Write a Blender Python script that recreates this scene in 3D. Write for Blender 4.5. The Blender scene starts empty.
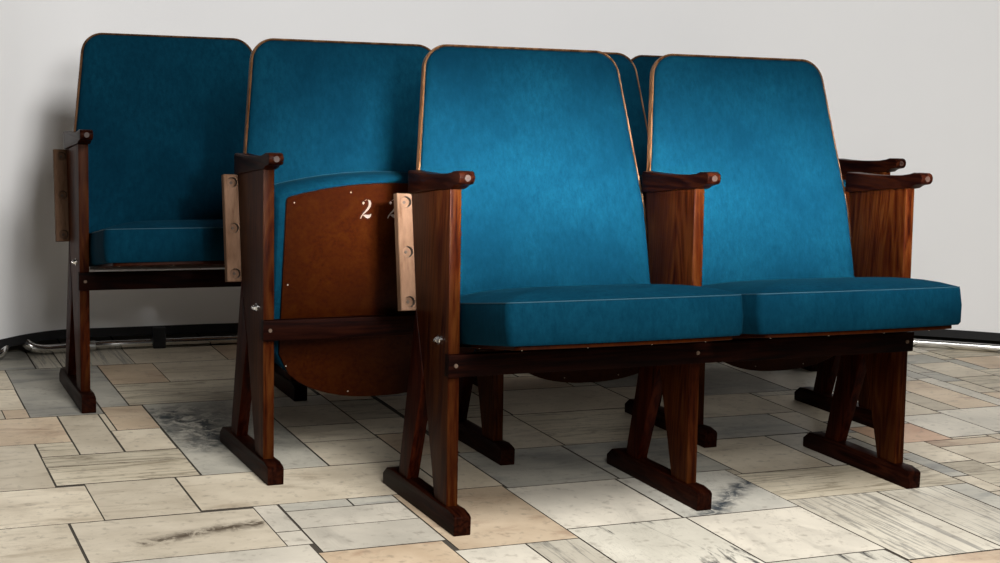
import bpy, bmesh, math, random
from mathutils import Vector, Matrix
random.seed(3)
scene = bpy.context.scene
COL = scene.collection
R = math.radians
TILES = 'g,524,558,604,714 g,558,572,617,716 p,572,602,666,716 c,602,666,666,716 h,572,668,618,666 b,578,633,487,618 p,558,578,570,617 c,536,555,532,604 c,555,578,532,570 p,494,536,555,604 c,506,524,667,714 c,507,524,622,667 p,513,524,604,622 c,507,513,604,622 g,512,540,714,765 s,540,554,714,765 s,554,593,716,765 c,593,645,716,759 p,645,693,716,761 c,494,520,485,555 h,520,536,532,555 h,520,578,515,532 h,520,578,487,515 c,492,531,437,485 c,531,567,437,487 c,489,518,364,437 t,518,587,389,437 c,567,669,439,487 c,669,693,439,493 w,587,597,405,439 w,587,597,389,405 g,597,625,429,439 g,625,644,429,439 w,597,644,407,429 w,597,644,379,407 p,595,642,323,379 w,518,595,342,389 p,644,692,367,439 w,642,670,314,367 s,670,692,311,367 k,692,744,300,378 w,692,743,378,435 g,693,745,435,492 c,695,747,492,553 h,747,810,492,553 c,748,823,553,605 v,743,797,378,435 g,745,801,435,492 w,744,797,322,378 k,744,796,306,322 s,797,842,309,387 s,842,876,309,387 p,796,856,285,309 g,876,890,313,387 h,797,890,387,427 c,801,849,427,483 w,849,873,427,483 g,810,877,483,523 c,877,895,483,523 c,823,895,523,568 g,863,923,568,643 w,923,986,569,645 c,895,944,500,559 p,987,1014,506,573 w,1014,1026,506,577 w,970,1023,460,506 w,938,970,456,500 o,899,938,453,486 p,1080,1123,590,624 p,0,60,0,40 w,60,100,0,30 c,100,140,0,24 w,140,200,0,30 c,200,280,0,40 w,280,330,0,24 c,330,410,0,30 c,410,490,0,24 s,490,540,0,40 c,540,620,0,24 w,620,660,0,24 c,660,710,0,24 w,710,770,0,30 w,770,820,0,24 c,820,900,0,30 c,900,960,0,30 c,960,1010,0,30 s,1010,1070,0,30 g,1070,1110,0,40 w,1110,1170,0,24 h,1170,1230,0,30 h,1230,1290,0,24 c,1290,1320,0,40 c,100,140,24,54 c,280,330,24,54 g,410,490,24,54 c,540,580,24,54 w,580,630,24,64 h,630,670,24,48 p,670,710,24,64 c,770,820,24,54 c,1110,1170,24,54 w,1230,1290,24,48 s,60,100,30,70 p,140,200,30,54 h,330,390,30,70 g,390,410,30,60 c,710,770,30,60 c,820,860,30,70 c,860,920,30,60 s,920,960,30,54 w,960,1040,30,54 h,1040,1070,30,60 c,1170,1230,30,54 p,0,40,40,70 s,40,60,40,64 g,200,250,40,80 g,250,280,40,64 c,490,540,40,64 c,1070,1110,40,70 c,1290,1320,40,80 p,630,670,48,78 w,1230,1290,48,78 c,100,180,54,84 h,180,200,54,84 h,280,330,54,94 c,410,470,54,78 h,470,490,54,84 p,540,580,54,78 p,770,820,54,84 w,920,980,54,84 g,980,1040,54,84 c,1110,1160,54,94 w,1160,1230,54,94 w,390,410,60,100 h,710,770,60,90 w,860,920,60,90 g,1040,1070,60,100 h,40,60,64,88 h,250,280,64,94 c,490,540,64,104 h,580,630,64,94 c,670,710,64,104 s,0,40,70,94 s,60,100,70,100 c,330,390,70,110 s,820,860,70,94 g,1070,1110,70,110 g,410,470,78,102 c,540,580,78,118 c,630,670,78,102 c,1230,1270,78,102 h,1270,1290,78,102 c,200,250,80,120 p,1290,1320,80,110 s,100,180,84,124 w,180,200,84,124 p,470,490,84,124 g,770,820,84,114 c,920,980,84,114 h,980,1040,84,108 w,40,60,88,112 w,710,770,90,130 g,860,920,90,114 g,0,40,94,134 c,250,310,94,124 g,310,330,94,134 c,580,630,94,118 g,820,860,94,124 c,1110,1150,94,124 s,1150,1210,94,134 g,1210,1230,94,124 g,60,100,100,130 w,390,410,100,130 g,1040,1070,100,140 s,410,470,102,126 w,630,670,102,142 g,1230,1290,102,132 w,490,540,104,134 c,670,710,104,134 c,980,1040,108,132 w,330,390,110,134 g,1070,1110,110,134 h,1290,1320,110,140 h,40,60,112,136 h,770,820,114,138 w,860,920,114,138 s,920,980,114,144 g,540,630,118,158 c,200,250,120,144 h,100,160,124,154 w,160,200,124,164 p,250,290,124,154 s,290,310,124,164 c,470,490,124,148 h,820,860,124,164 h,1110,1150,124,164 g,1210,1230,124,148 s,410,470,126,166 h,60,100,130,160 w,390,410,130,170 c,710,770,130,160 g,980,1040,132,156 h,1230,1290,132,172 c,0,40,134,158 h,310,390,134,174 h,490,540,134,164 s,670,710,134,164 w,1070,1110,134,158 c,1150,1210,134,158 g,40,60,136,166 h,770,820,138,168 c,860,900,138,162 g,900,920,138,178 c,1040,1070,140,180 h,1290,1320,140,180 s,630,670,142,166 c,200,250,144,174 w,920,960,144,184 c,960,980,144,184 c,470,490,148,188 s,1210,1230,148,172 g,100,140,154,194 g,140,160,154,178 g,250,290,154,184 p,980,1040,156,186 c,0,40,158,182 s,540,600,158,182 h,600,630,158,198 c,1070,1110,158,188 w,1150,1210,158,188 p,60,100,160,184 g,710,770,160,200 c,860,900,162,186 s,160,200,164,188 c,290,310,164,188 g,490,540,164,188 p,670,710,164,194 c,820,860,164,204 c,1110,1150,164,188 w,40,60,166,206 g,410,450,166,190 c,450,470,166,190 w,630,670,166,196 s,770,820,168,198 g,390,410,170,200 p,1210,1260,172,212 g,1260,1290,172,212 c,200,250,174,214 c,310,360,174,214 c,360,390,174,198 c,140,160,178,202 c,900,920,178,202 g,1040,1070,180,210 g,1290,1320,180,204 s,0,40,182,212 h,540,600,182,212 w,60,100,184,208 c,250,290,184,224 g,920,960,184,214 h,960,980,184,208 w,860,900,186,210 g,980,1040,186,216 h,160,200,188,212 p,290,310,188,218 c,470,540,188,212 c,1070,1150,188,218 p,1150,1190,188,228 g,1190,1210,188,218 c,410,470,190,230 c,100,140,194,218 c,670,710,194,234 p,630,670,196,236 h,360,390,198,222 c,600,630,198,228 w,770,820,198,222 w,390,410,200,240 s,710,750,200,240 w,750,770,200,240 c,140,160,202,232 g,900,920,202,242 c,820,860,204,228 c,1290,1320,204,228 c,40,60,206,236 g,60,100,208,232 c,960,980,208,248 c,860,900,210,240 g,1040,1070,210,240 g,0,40,212,242 w,160,200,212,236 h,470,520,212,252 h,520,600,212,236 p,1210,1260,212,236 h,1260,1290,212,236 c,200,250,214,254 c,310,360,214,254 p,920,960,214,254 s,980,1040,216,246 g,100,140,218,258 c,290,310,218,258 h,1070,1130,218,258 c,1130,1150,218,258 h,1190,1210,218,248 g,360,390,222,252 c,770,820,222,246 w,250,290,224,254 s,600,630,228,258 c,820,860,228,258 w,1150,1190,228,268 w,1290,1320,228,268 c,410,470,230,260 p,60,100,232,262 c,140,160,232,272 c,670,710,234,274 c,40,60,236,266 c,160,200,236,276 c,520,600,236,266 c,630,670,236,276 w,1210,1270,236,260 w,1270,1290,236,260 p,390,410,240,280 c,710,770,240,264 c,860,900,240,264 p,1040,1070,240,264 s,0,40,242,272 h,900,920,242,266 p,770,820,246,270 p,980,1040,246,276 s,960,980,248,272 c,1190,1210,248,288 s,360,390,252,292 c,470,520,252,292 g,200,290,254,284 p,310,360,254,284 h,920,960,254,278 h,100,140,258,282 c,290,310,258,298 s,600,630,258,288 c,820,860,258,282 c,1070,1150,258,298 c,410,470,260,284 p,1210,1260,260,290 w,1260,1290,260,290 w,60,100,262,292 h,710,770,264,300 p,860,900,264,288 g,1040,1070,264,288 h,40,60,266,306 c,520,600,266,296 h,900,920,266,290 c,1150,1190,268,292 c,1290,1320,268,298 p,770,820,270,285 h,0,40,272,312 g,140,160,272,296 h,960,980,272,296 c,670,710,274,300 c,160,200,276,316 g,630,670,276,314 g,980,1040,276,316 h,920,960,278,318 c,390,410,280,320 s,100,140,282,312 h,820,860,282,285 w,200,250,284,314 c,250,290,284,308 s,310,360,284,324 c,410,470,284,314 w,770,796,285,306 c,856,860,285,309 s,600,630,288,318 h,860,900,288,309 w,1040,1070,288,312 g,1190,1210,288,328 g,900,920,290,314 c,1210,1290,290,320 s,60,100,292,332 p,360,390,292,322 h,470,520,292,332 c,1150,1190,292,316 w,140,160,296,326 c,520,580,296,336 g,580,600,296,320 w,960,980,296,320 s,290,310,298,338 w,1070,1150,298,328 h,1290,1320,298,328 g,670,692,300,311 s,744,770,300,306 g,40,60,306,330 c,250,290,308,332 w,876,900,309,313 c,0,40,312,352 c,100,140,312,352 c,1040,1070,312,342 w,890,900,313,343 g,200,250,314,354 s,410,470,314,354 c,630,642,314,323 c,900,920,314,354 p,160,200,316,340 s,980,1040,316,346 h,1150,1190,316,356 h,600,630,318,323 c,920,960,318,348 w,390,410,320,344 c,580,600,320,323 c,960,980,320,360 h,1210,1260,320,350 c,1260,1290,320,350 p,360,390,322,362 c,580,595,323,342 p,310,360,324,354 w,140,160,326,356 h,1070,1110,328,352 w,1110,1150,328,368 c,1190,1210,328,358 g,1290,1320,328,358 c,40,60,330,370 p,60,100,332,362 g,250,290,332,372 g,470,520,332,342 g,520,580,336,342 w,290,310,338,362 h,160,200,340,380 h,470,518,342,364 c,1040,1070,342,366 c,890,900,343,373 c,390,410,344,368 c,980,1040,346,370 h,920,960,348,388 c,1210,1290,350,390 w,0,40,352,376 h,100,140,352,376 s,1070,1110,352,382 c,200,250,354,394 g,310,360,354,378 g,410,470,354,394 c,900,920,354,378 g,140,160,356,396 c,1150,1190,356,386 c,1190,1210,358,388 g,1290,1320,358,382 w,960,980,360,390 w,60,100,362,392 h,290,310,362,386 c,360,390,362,392 h,470,489,364,388 g,1040,1070,366,390 w,390,410,368,392 h,1110,1150,368,408 h,40,60,370,410 w,980,1040,370,400 s,250,290,372,402 c,890,900,373,397 w,0,40,376,400 p,100,140,376,416 c,310,360,378,402 h,900,920,378,418 g,160,200,380,404 w,1070,1110,382,412 h,1290,1320,382,412 s,290,310,386,410 c,1150,1190,386,416 g,470,489,388,428 h,920,960,388,412 c,1190,1210,388,412 w,960,980,390,420 c,1040,1070,390,420 g,1210,1260,390,414 h,1260,1290,390,414 h,60,100,392,422 c,360,410,392,432 h,200,250,394,434 s,410,470,394,434 w,140,160,396,426 g,890,900,397,437 h,0,40,400,440 w,980,1020,400,440 h,1020,1040,400,424 p,250,290,402,442 h,310,360,402,426 h,160,200,404,428 s,1110,1150,408,448 h,40,60,410,450 c,290,310,410,434 c,920,960,412,442 w,1070,1110,412,442 c,1190,1210,412,442 w,1290,1320,412,442 w,1210,1250,414,454 g,1250,1290,414,438 w,100,140,416,456 s,1150,1190,416,440 c,900,920,418,453 c,960,980,420,456 c,1040,1070,420,450 g,60,100,422,462 s,1020,1040,424,448 g,140,160,426,450 s,310,360,426,466 c,797,801,427,435 g,873,890,427,467 c,160,200,428,452 g,470,489,428,458 g,360,410,432,472 g,200,250,434,458 h,290,310,434,464 c,410,470,434,464 g,489,492,437,467 p,890,900,437,453 c,1250,1290,438,468 c,0,40,440,470 s,980,1020,440,460 w,1150,1190,440,464 c,250,290,442,472 p,920,960,442,453 g,1070,1110,442,466 h,1190,1210,442,482 w,1290,1320,442,482 h,1020,1040,448,460 w,1110,1150,448,478 w,40,60,450,474 h,140,160,450,480 g,1040,1070,450,480 c,160,200,452,476 c,890,899,453,477 c,938,960,453,456 g,1210,1250,454,494 p,100,140,456,496 g,970,980,456,460 w,200,250,458,482 p,470,489,458,488 c,1023,1040,460,490 c,60,100,462,492 c,290,310,464,488 h,410,470,464,488 w,1150,1190,464,488 s,310,360,466,490 c,1070,1110,466,506 c,489,492,467,497 c,873,890,467,483 c,1250,1290,468,492 g,0,40,470,494 c,250,290,472,502 h,360,410,472,502 c,40,60,474,504 c,160,200,476,516 g,890,899,477,483 p,1110,1150,478,502 w,140,160,480,504 h,1040,1070,480,520 h,200,250,482,512 c,1190,1210,482,512 h,1290,1320,482,512 s,801,810,483,492 s,895,899,483,500 w,899,938,486,500 c,633,669,487,527 s,290,310,488,518 c,410,489,488,528 w,1150,1190,488,512 p,310,360,490,530 h,1023,1040,490,506 c,60,100,492,516 h,1250,1290,492,532 p,669,693,493,533 c,0,40,494,524 g,1210,1250,494,524 w,100,140,496,520 c,489,492,497,537 c,944,970,500,530 g,250,290,502,532 s,360,410,502,532 h,1110,1150,502,532 s,40,60,504,544 s,140,160,504,528 c,970,987,506,546 p,1026,1040,506,536 h,1070,1110,506,530 c,200,250,512,542 c,1150,1210,512,536 g,1290,1320,512,552 w,60,100,516,556 w,160,200,516,540 c,290,310,518,558 s,100,140,520,550 c,1040,1070,520,544 s,810,823,523,553 c,0,40,524,564 c,1210,1250,524,564 c,633,669,527,557 w,140,160,528,552 c,410,460,528,552 h,460,489,528,558 h,310,360,530,560 s,944,970,530,554 s,1070,1110,530,570 g,250,290,532,556 w,360,410,532,572 c,1110,1150,532,556 c,1250,1290,532,556 c,669,693,533,563 c,1026,1040,536,566 g,1150,1210,536,560 c,489,492,537,561 w,160,200,540,580 g,200,250,542,566 g,40,60,544,568 h,1040,1070,544,574 w,970,987,546,569 g,100,140,550,580 w,140,160,552,592 s,410,460,552,582 g,1290,1320,552,592 h,695,748,553,577 g,944,970,554,569 s,60,100,556,596 c,250,290,556,586 c,1110,1150,556,580 g,1250,1290,556,596 c,633,669,557,597 c,290,310,558,588 p,460,489,558,582 s,895,944,559,568 w,310,360,560,590 s,1150,1210,560,590 g,489,492,561,585 h,669,693,563,603 h,0,40,564,588 h,1210,1250,564,588 h,200,250,566,606 g,1026,1040,566,590 c,40,60,568,592 c,823,863,568,598 c,555,558,570,604 h,1070,1110,570,590 h,360,410,572,596 s,987,1014,573,603 c,1040,1070,574,614 c,695,748,577,607 g,1014,1026,577,601 c,100,140,580,610 g,160,200,580,610 p,1110,1150,580,590 g,410,460,582,612 p,460,489,582,612 p,489,494,585,615 h,250,290,586,626 w,0,40,588,628 w,290,310,588,618 h,1210,1250,588,628 h,310,360,590,630 s,1026,1040,590,630 g,1070,1080,590,620 g,1123,1173,590,630 c,1173,1210,590,614 p,40,60,592,622 p,140,160,592,622 s,1290,1320,592,632 c,60,100,596,620 w,360,410,596,620 c,1250,1290,596,636 w,633,669,597,618 g,823,863,598,628 w,1014,1026,601,631 p,669,693,603,643 s,987,1014,603,633 c,494,507,604,628 p,748,808,605,635 h,808,823,605,629 p,200,250,606,636 g,695,748,607,637 c,100,140,610,640 h,160,200,610,650 w,410,489,612,642 g,1040,1070,614,638 g,1173,1210,614,654 w,489,494,615,645 w,290,310,618,642 g,60,100,620,644 h,360,410,620,644 h,1070,1080,620,644 p,40,60,622,646 p,140,160,622,662 h,1080,1123,624,648 h,250,290,626,656 w,0,40,628,652 w,494,507,628,658 c,823,863,628,658 c,1210,1250,628,668 w,808,823,629,653 c,310,360,630,654 s,1026,1040,630,670 w,1123,1173,630,660 w,1014,1026,631,655 g,1290,1320,632,656 h,987,1014,633,657 h,748,788,635,665 h,788,808,635,659 g,200,250,636,666 w,1250,1290,636,660 c,695,748,637,667 c,1040,1070,638,678 p,100,140,640,670 h,290,310,642,682 c,410,450,642,682 g,450,489,642,682 w,669,693,643,683 c,863,923,643,673 s,60,100,644,684 c,360,410,644,668 w,1070,1080,644,668 g,489,494,645,669 c,923,986,645,675 c,40,60,646,670 w,1080,1123,648,688 s,160,200,650,674 h,0,40,652,692 g,808,823,653,693 h,310,360,654,694 c,1173,1210,654,684 c,1014,1026,655,695 w,250,290,656,686 s,1290,1320,656,696 w,987,1014,657,681 h,494,507,658,667 c,823,863,658,698 c,788,808,659,689 c,1123,1173,660,700 c,1250,1290,660,690 w,140,160,662,692 p,748,788,665,705 c,200,250,666,706 w,494,506,667,697 g,695,748,667,697 g,360,410,668,692 c,1070,1080,668,708 s,1210,1250,668,708 h,489,494,669,693 h,40,60,670,700 g,100,140,670,700 w,1026,1040,670,700 h,863,923,673,703 h,160,200,674,704 g,923,986,675,705 p,1040,1070,678,702 c,987,1014,681,705 g,290,310,682,712 g,410,489,682,722 c,669,693,683,716 s,60,100,684,714 c,1173,1210,684,708 h,250,290,686,716 c,1080,1123,688,712 h,788,808,689,719 h,1250,1290,690,714 h,0,40,692,732 s,140,160,692,716 h,360,410,692,716 w,489,494,693,717 w,808,823,693,723 w,310,360,694,734 c,1014,1026,695,735 g,1290,1320,696,726 p,494,506,697,721 p,695,748,697,721 w,823,863,698,722 w,40,60,700,730 w,100,140,700,724 h,1026,1040,700,740 c,1123,1173,700,730 h,1040,1070,702,726 h,863,923,703,727 p,160,200,704,734 g,748,788,705,729 c,923,986,705,735 h,987,1014,705,735 c,200,250,706,746 p,1070,1080,708,732 h,1173,1233,708,748 g,1233,1250,708,748 h,290,310,712,742 c,1080,1123,712,742 h,60,100,714,744 h,506,512,714,744 w,1250,1290,714,738 g,140,160,716,740 s,250,290,716,740 h,360,410,716,756 w,489,494,717,757 h,788,808,719,759 c,494,506,721,745 c,695,748,721,745 c,410,489,722,752 h,823,863,722,752 h,808,823,723,753 w,100,140,724,748 s,1040,1070,726,750 g,1290,1320,726,766 h,863,903,727,767 c,903,923,727,767 g,748,788,729,753 p,40,60,730,754 c,1123,1173,730,770 w,0,40,732,756 h,1070,1080,732,772 c,160,200,734,764 c,310,360,734,764 c,923,986,735,765 g,987,1026,735,765 w,1250,1290,738,778 w,140,160,740,780 g,250,290,740,770 p,1026,1040,740,780 c,290,310,742,772 h,1080,1123,742,772 s,60,100,744,774 g,506,512,744,774 c,494,506,745,785 c,695,748,745,775 g,200,250,746,770 c,100,140,748,788 p,1173,1250,748,772 c,1040,1070,750,790 w,410,489,752,782 g,823,863,752,776 w,748,788,753,783 c,808,823,753,783 h,40,60,754,778 h,0,40,756,796 c,360,410,756,786 s,489,494,757,781 h,593,645,759,799 w,788,808,759,789 w,645,693,761,791 s,160,200,764,804 g,310,360,764,788 c,512,562,765,805 w,562,593,765,805 g,923,963,765,789 g,963,986,765,795 h,987,1026,765,805 c,1290,1320,766,806 w,863,923,767,797 c,200,290,770,810 h,1123,1173,770,810 g,290,310,772,812 w,1070,1123,772,802 c,1173,1233,772,802 g,1233,1250,772,812 h,60,100,774,814 c,506,512,774,804 s,695,748,775,799 g,823,863,776,816 c,40,60,778,808 c,1250,1290,778,808 g,140,160,780,810 s,1026,1040,780,820 c,489,494,781,811 w,410,450,782,812 s,450,489,782,822 g,748,788,783,807 h,808,823,783,807 g,494,506,785,809 c,360,410,786,826 c,100,140,788,828 h,310,360,788,828 s,788,808,789,829 g,923,963,789,829 c,1040,1070,790,820 h,645,693,791,815 p,963,986,795,835 g,0,40,796,820 g,863,923,797,837 g,593,645,799,823 c,695,748,799,829 p,1070,1123,802,826 h,1173,1233,802,842 w,160,200,804,834 h,506,512,804,834 c,512,552,805,845 h,552,593,805,845 p,987,1026,805,829 g,1290,1320,806,846 p,748,788,807,831 c,808,823,807,837 g,40,60,808,832 g,1250,1290,808,832 w,494,506,809,833 p,140,160,810,840 s,200,290,810,834 w,1123,1173,810,834 g,489,494,811,851 c,290,310,812,842 g,410,450,812,852 p,1233,1250,812,852 s,60,100,814,854 w,645,693,815,839 w,823,863,816,856 h,0,40,820,850 c,1026,1070,820,850 c,450,489,822,862 s,593,645,823,847 c,360,410,826,866 p,1070,1123,826,866 h,100,140,828,852 w,310,360,828,868 p,695,748,829,859 c,788,808,829,853 p,923,963,829,859 p,987,1026,829,853 w,748,788,831,871 c,40,60,832,856 s,1250,1290,832,856 h,494,506,833,873 w,160,200,834,874 c,200,290,834,858 h,506,512,834,858 c,1123,1173,834,858 c,963,986,835,865 c,808,823,837,877 w,863,923,837,867 h,645,693,839,879 g,140,160,840,864 w,290,310,842,872 c,1173,1233,842,866 h,512,562,845,869 h,562,593,845,869 p,1290,1320,846,876 h,593,645,847,871 h,0,40,850,890 c,1026,1070,850,880 g,489,494,851,881 w,100,140,852,892 c,410,450,852,876 p,1233,1250,852,876 c,788,808,853,893 s,987,1026,853,893 h,60,100,854,894 h,40,60,856,886 h,823,863,856,886 w,1250,1290,856,896 g,200,290,858,882 c,506,512,858,882 g,1123,1173,858,888 w,695,748,859,899 w,923,963,859,883 c,450,489,862,892 c,140,160,864,888 s,963,986,865,895 h,360,410,866,890 s,1070,1123,866,906 g,1173,1233,866,906 w,863,903,867,897 g,903,923,867,897 c,310,360,868,908 s,512,562,869,893 h,562,593,869,893 g,593,645,871,901 p,748,788,871,901 s,290,310,872,902 p,494,506,873,903 g,160,200,874,898 g,410,450,876,900 h,1233,1250,876,900 c,1290,1320,876,900 w,808,823,877,917 h,645,693,879,909 p,1026,1070,880,920 w,489,494,881,905 c,200,290,882,922 h,506,512,882,906 p,923,963,883,923 g,40,60,886,926 g,823,863,886,910 c,140,160,888,912 g,1123,1173,888,918 h,0,40,890,930 g,360,410,890,914 c,100,140,892,916 w,450,489,892,932 w,512,552,893,923 s,552,593,893,933 g,788,808,893,917 c,987,1026,893,923 h,60,100,894,934 c,963,986,895,935 w,1250,1290,896,936 g,863,923,897,921 h,160,200,898,928 c,695,748,899,939 c,410,450,900,940 c,1233,1250,900,924 w,1290,1320,900,940 w,593,645,901,931 h,748,788,901,941 c,290,310,902,932 w,494,506,903,933 h,489,494,905,929 c,506,512,906,930 s,1070,1123,906,936 g,1173,1213,906,936 h,1213,1233,906,930 h,310,360,908,948 p,645,693,909,933 w,823,863,910,940 p,140,160,912,942 g,360,410,914,944 w,100,140,916,956 w,788,823,917,957 p,1123,1173,918,948 g,1026,1070,920,944 c,863,903,921,951 w,903,923,921,961 p,200,250,922,946 c,250,290,922,946 w,512,552,923,953 w,923,963,923,953 w,987,1026,923,963 h,1233,1250,924,948 g,40,60,926,966 s,160,200,928,952 g,489,494,929,959 c,0,40,930,970 p,506,512,930,970 w,1213,1233,930,960 h,593,645,931,971 h,290,310,932,956 c,450,489,932,962 w,494,506,933,963 c,552,593,933,957 c,645,693,933,973 c,60,100,934,958 g,963,986,935,975 s,1070,1123,936,976 g,1173,1213,936,966 c,1250,1290,936,966 g,695,748,939,963 c,410,450,940,980 s,823,863,940,964 w,1290,1320,940,964 h,748,788,941,981 w,140,160,942,972 c,360,410,944,974 c,1026,1070,944,974 s,200,260,946,970 h,260,290,946,986 g,310,360,948,972 h,1123,1173,948,978 w,1233,1250,948,972 s,863,903,951,991 h,160,200,952,992 h,512,552,953,983 c,923,963,953,993 g,100,140,956,996 h,290,310,956,986 w,552,593,957,997 w,788,823,957,987 c,60,100,958,982 w,489,494,959,983 w,1213,1233,960,990 w,903,923,961,985 g,450,489,962,986 p,494,506,963,987 g,695,748,963,987 g,987,1026,963,1003 s,823,863,964,1004 g,1290,1320,964,988 s,40,60,966,1006 w,1173,1213,966,996 c,1250,1290,966,996 s,0,40,970,994 c,200,260,970,1010 g,506,512,970,994 c,593,645,971,1001 g,140,160,972,1002 w,310,360,972,996 w,1233,1250,972,1012 c,645,693,973,1013 h,360,410,974,1014 p,1026,1070,974,1004 c,963,986,975,999 c,1070,1123,976,1000 w,1123,1173,978,1008 c,410,450,980,1020 c,748,788,981,1005 c,60,100,982,1006 g,489,494,983,1013 c,512,552,983,1007 h,903,923,985,1025 s,260,310,986,1010 w,450,489,986,1010 c,494,506,987,1027 s,695,748,987,1017 c,788,823,987,1017 c,1290,1320,988,1018 s,1213,1233,990,1014 h,863,903,991,1031 h,160,200,992,1022 s,923,963,993,1033 w,0,40,994,1034 s,506,512,994,1034 w,100,140,996,1036 w,310,360,996,1026 c,1173,1213,996,1036 s,1250,1290,996,1026 g,552,593,997,1027 h,963,986,999,1039 w,1070,1123,1000,1040 w,593,645,1001,1041 w,140,160,1002,1042 h,987,1026,1003,1043 c,823,863,1004,1028 h,1026,1070,1004,1034 s,748,788,1005,1029 c,40,100,1006,1030 w,512,552,1007,1047 c,1123,1173,1008,1038 w,200,280,1010,1040 s,280,310,1010,1040 s,450,489,1010,1050 g,1233,1250,1012,1052 p,489,494,1013,1043 h,645,693,1013,1053 g,360,410,1014,1038 g,1213,1233,1014,1038 p,695,748,1017,1057 h,788,823,1017,1041 h,1290,1320,1018,1042 g,410,450,1020,1060 c,160,200,1022,1062 c,903,923,1025,1055 c,310,360,1026,1050 c,1250,1290,1026,1056 c,494,506,1027,1057 w,552,593,1027,1067 w,823,863,1028,1068 w,748,788,1029,1053 h,40,100,1030,1070 s,863,903,1031,1061 c,923,963,1033,1073 h,0,40,1034,1074 g,506,512,1034,1074 w,1026,1070,1034,1058 s,100,140,1036,1076 w,1173,1213,1036,1066 g,360,410,1038,1068 c,1123,1173,1038,1062 h,1213,1233,1038,1078 c,963,986,1039,1063 c,200,240,1040,1080 c,240,280,1040,1070 w,280,310,1040,1064 w,1070,1123,1040,1064 h,593,645,1041,1081 h,788,823,1041,1081 h,140,160,1042,1066 h,1290,1320,1042,1072 c,489,494,1043,1073 h,987,1026,1043,1083 c,512,552,1047,1077 w,310,360,1050,1090 c,450,489,1050,1080 g,1233,1250,1052,1076 c,645,693,1053,1083 g,748,788,1053,1083 g,903,923,1055,1079 c,1250,1290,1056,1096 p,494,506,1057,1087 c,695,748,1057,1081 p,1026,1070,1058,1088 g,410,450,1060,1084 c,863,903,1061,1085 c,160,200,1062,1092 c,1123,1173,1062,1092 p,963,987,1063,1087 c,280,310,1064,1088 w,1070,1123,1064,1104 w,140,160,1066,1090 h,1173,1213,1066,1090 h,552,593,1067,1091 s,360,410,1068,1108 c,823,863,1068,1108 c,40,100,1070,1110 w,240,280,1070,1100 w,1290,1320,1072,1102 g,489,494,1073,1103 h,923,963,1073,1097 h,0,40,1074,1114 w,506,512,1074,1114 c,100,140,1076,1116 w,1233,1250,1076,1116 c,512,552,1077,1117 c,1213,1233,1078,1108 c,903,923,1079,1119 w,200,240,1080,1104 c,450,489,1080,1104 c,593,645,1081,1121 p,695,748,1081,1121 g,788,823,1081,1105 h,645,693,1083,1123 w,748,788,1083,1123 h,987,1026,1083,1123 s,410,450,1084,1108 s,863,903,1085,1125 p,494,506,1087,1117 h,963,987,1087,1127 w,280,310,1088,1118 w,1026,1070,1088,1112 c,140,160,1090,1114 c,310,360,1090,1114 p,1173,1213,1090,1120 c,552,593,1091,1121 s,160,200,1092,1122 c,1123,1173,1092,1132 c,1250,1290,1096,1136 c,923,963,1097,1121 g,240,280,1100,1130 g,1290,1320,1102,1132 w,489,494,1103,1133 w,200,240,1104,1128 h,450,489,1104,1144 c,1070,1123,1104,1134 g,788,823,1105,1129 c,360,410,1108,1132 p,410,450,1108,1132 c,823,863,1108,1148 w,1213,1233,1108,1148 c,40,100,1110,1134 c,1026,1070,1112,1152 c,0,40,1114,1138 h,140,160,1114,1154 p,310,360,1114,1138 p,506,512,1114,1154 c,100,140,1116,1156 g,1233,1250,1116,1156 h,494,506,1117,1141 c,512,552,1117,1141 s,280,310,1118,1158 w,903,923,1119,1149 s,1173,1213,1120,1160 g,552,645,1121,1151 c,695,748,1121,1160 w,923,963,1121,1145 h,160,200,1122,1146 s,645,693,1123,1147 c,748,788,1123,1160 s,987,1026,1123,1160 w,863,903,1125,1160 g,963,987,1127,1157 c,200,240,1128,1152 w,788,823,1129,1159 h,240,280,1130,1154 s,360,400,1132,1160 w,400,450,1132,1156 h,1123,1173,1132,1160 h,1290,1320,1132,1156 w,489,494,1133,1160 g,40,100,1134,1158 p,1070,1123,1134,1160 h,1250,1290,1136,1160 p,0,40,1138,1160 p,310,360,1138,1160 w,494,506,1141,1160 s,512,552,1141,1160 c,450,489,1144,1160 h,923,963,1145,1160 h,160,200,1146,1160 c,645,693,1147,1160 g,823,863,1148,1160 c,1213,1233,1148,1160 h,903,923,1149,1160 c,552,612,1151,1160 g,612,645,1151,1160 h,200,240,1152,1160 h,1026,1070,1152,1160 g,140,160,1154,1160 g,240,280,1154,1160 h,506,512,1154,1160 s,100,140,1156,1160 s,400,450,1156,1160 c,1233,1250,1156,1160 s,1290,1320,1156,1160 w,963,987,1157,1160'


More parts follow.
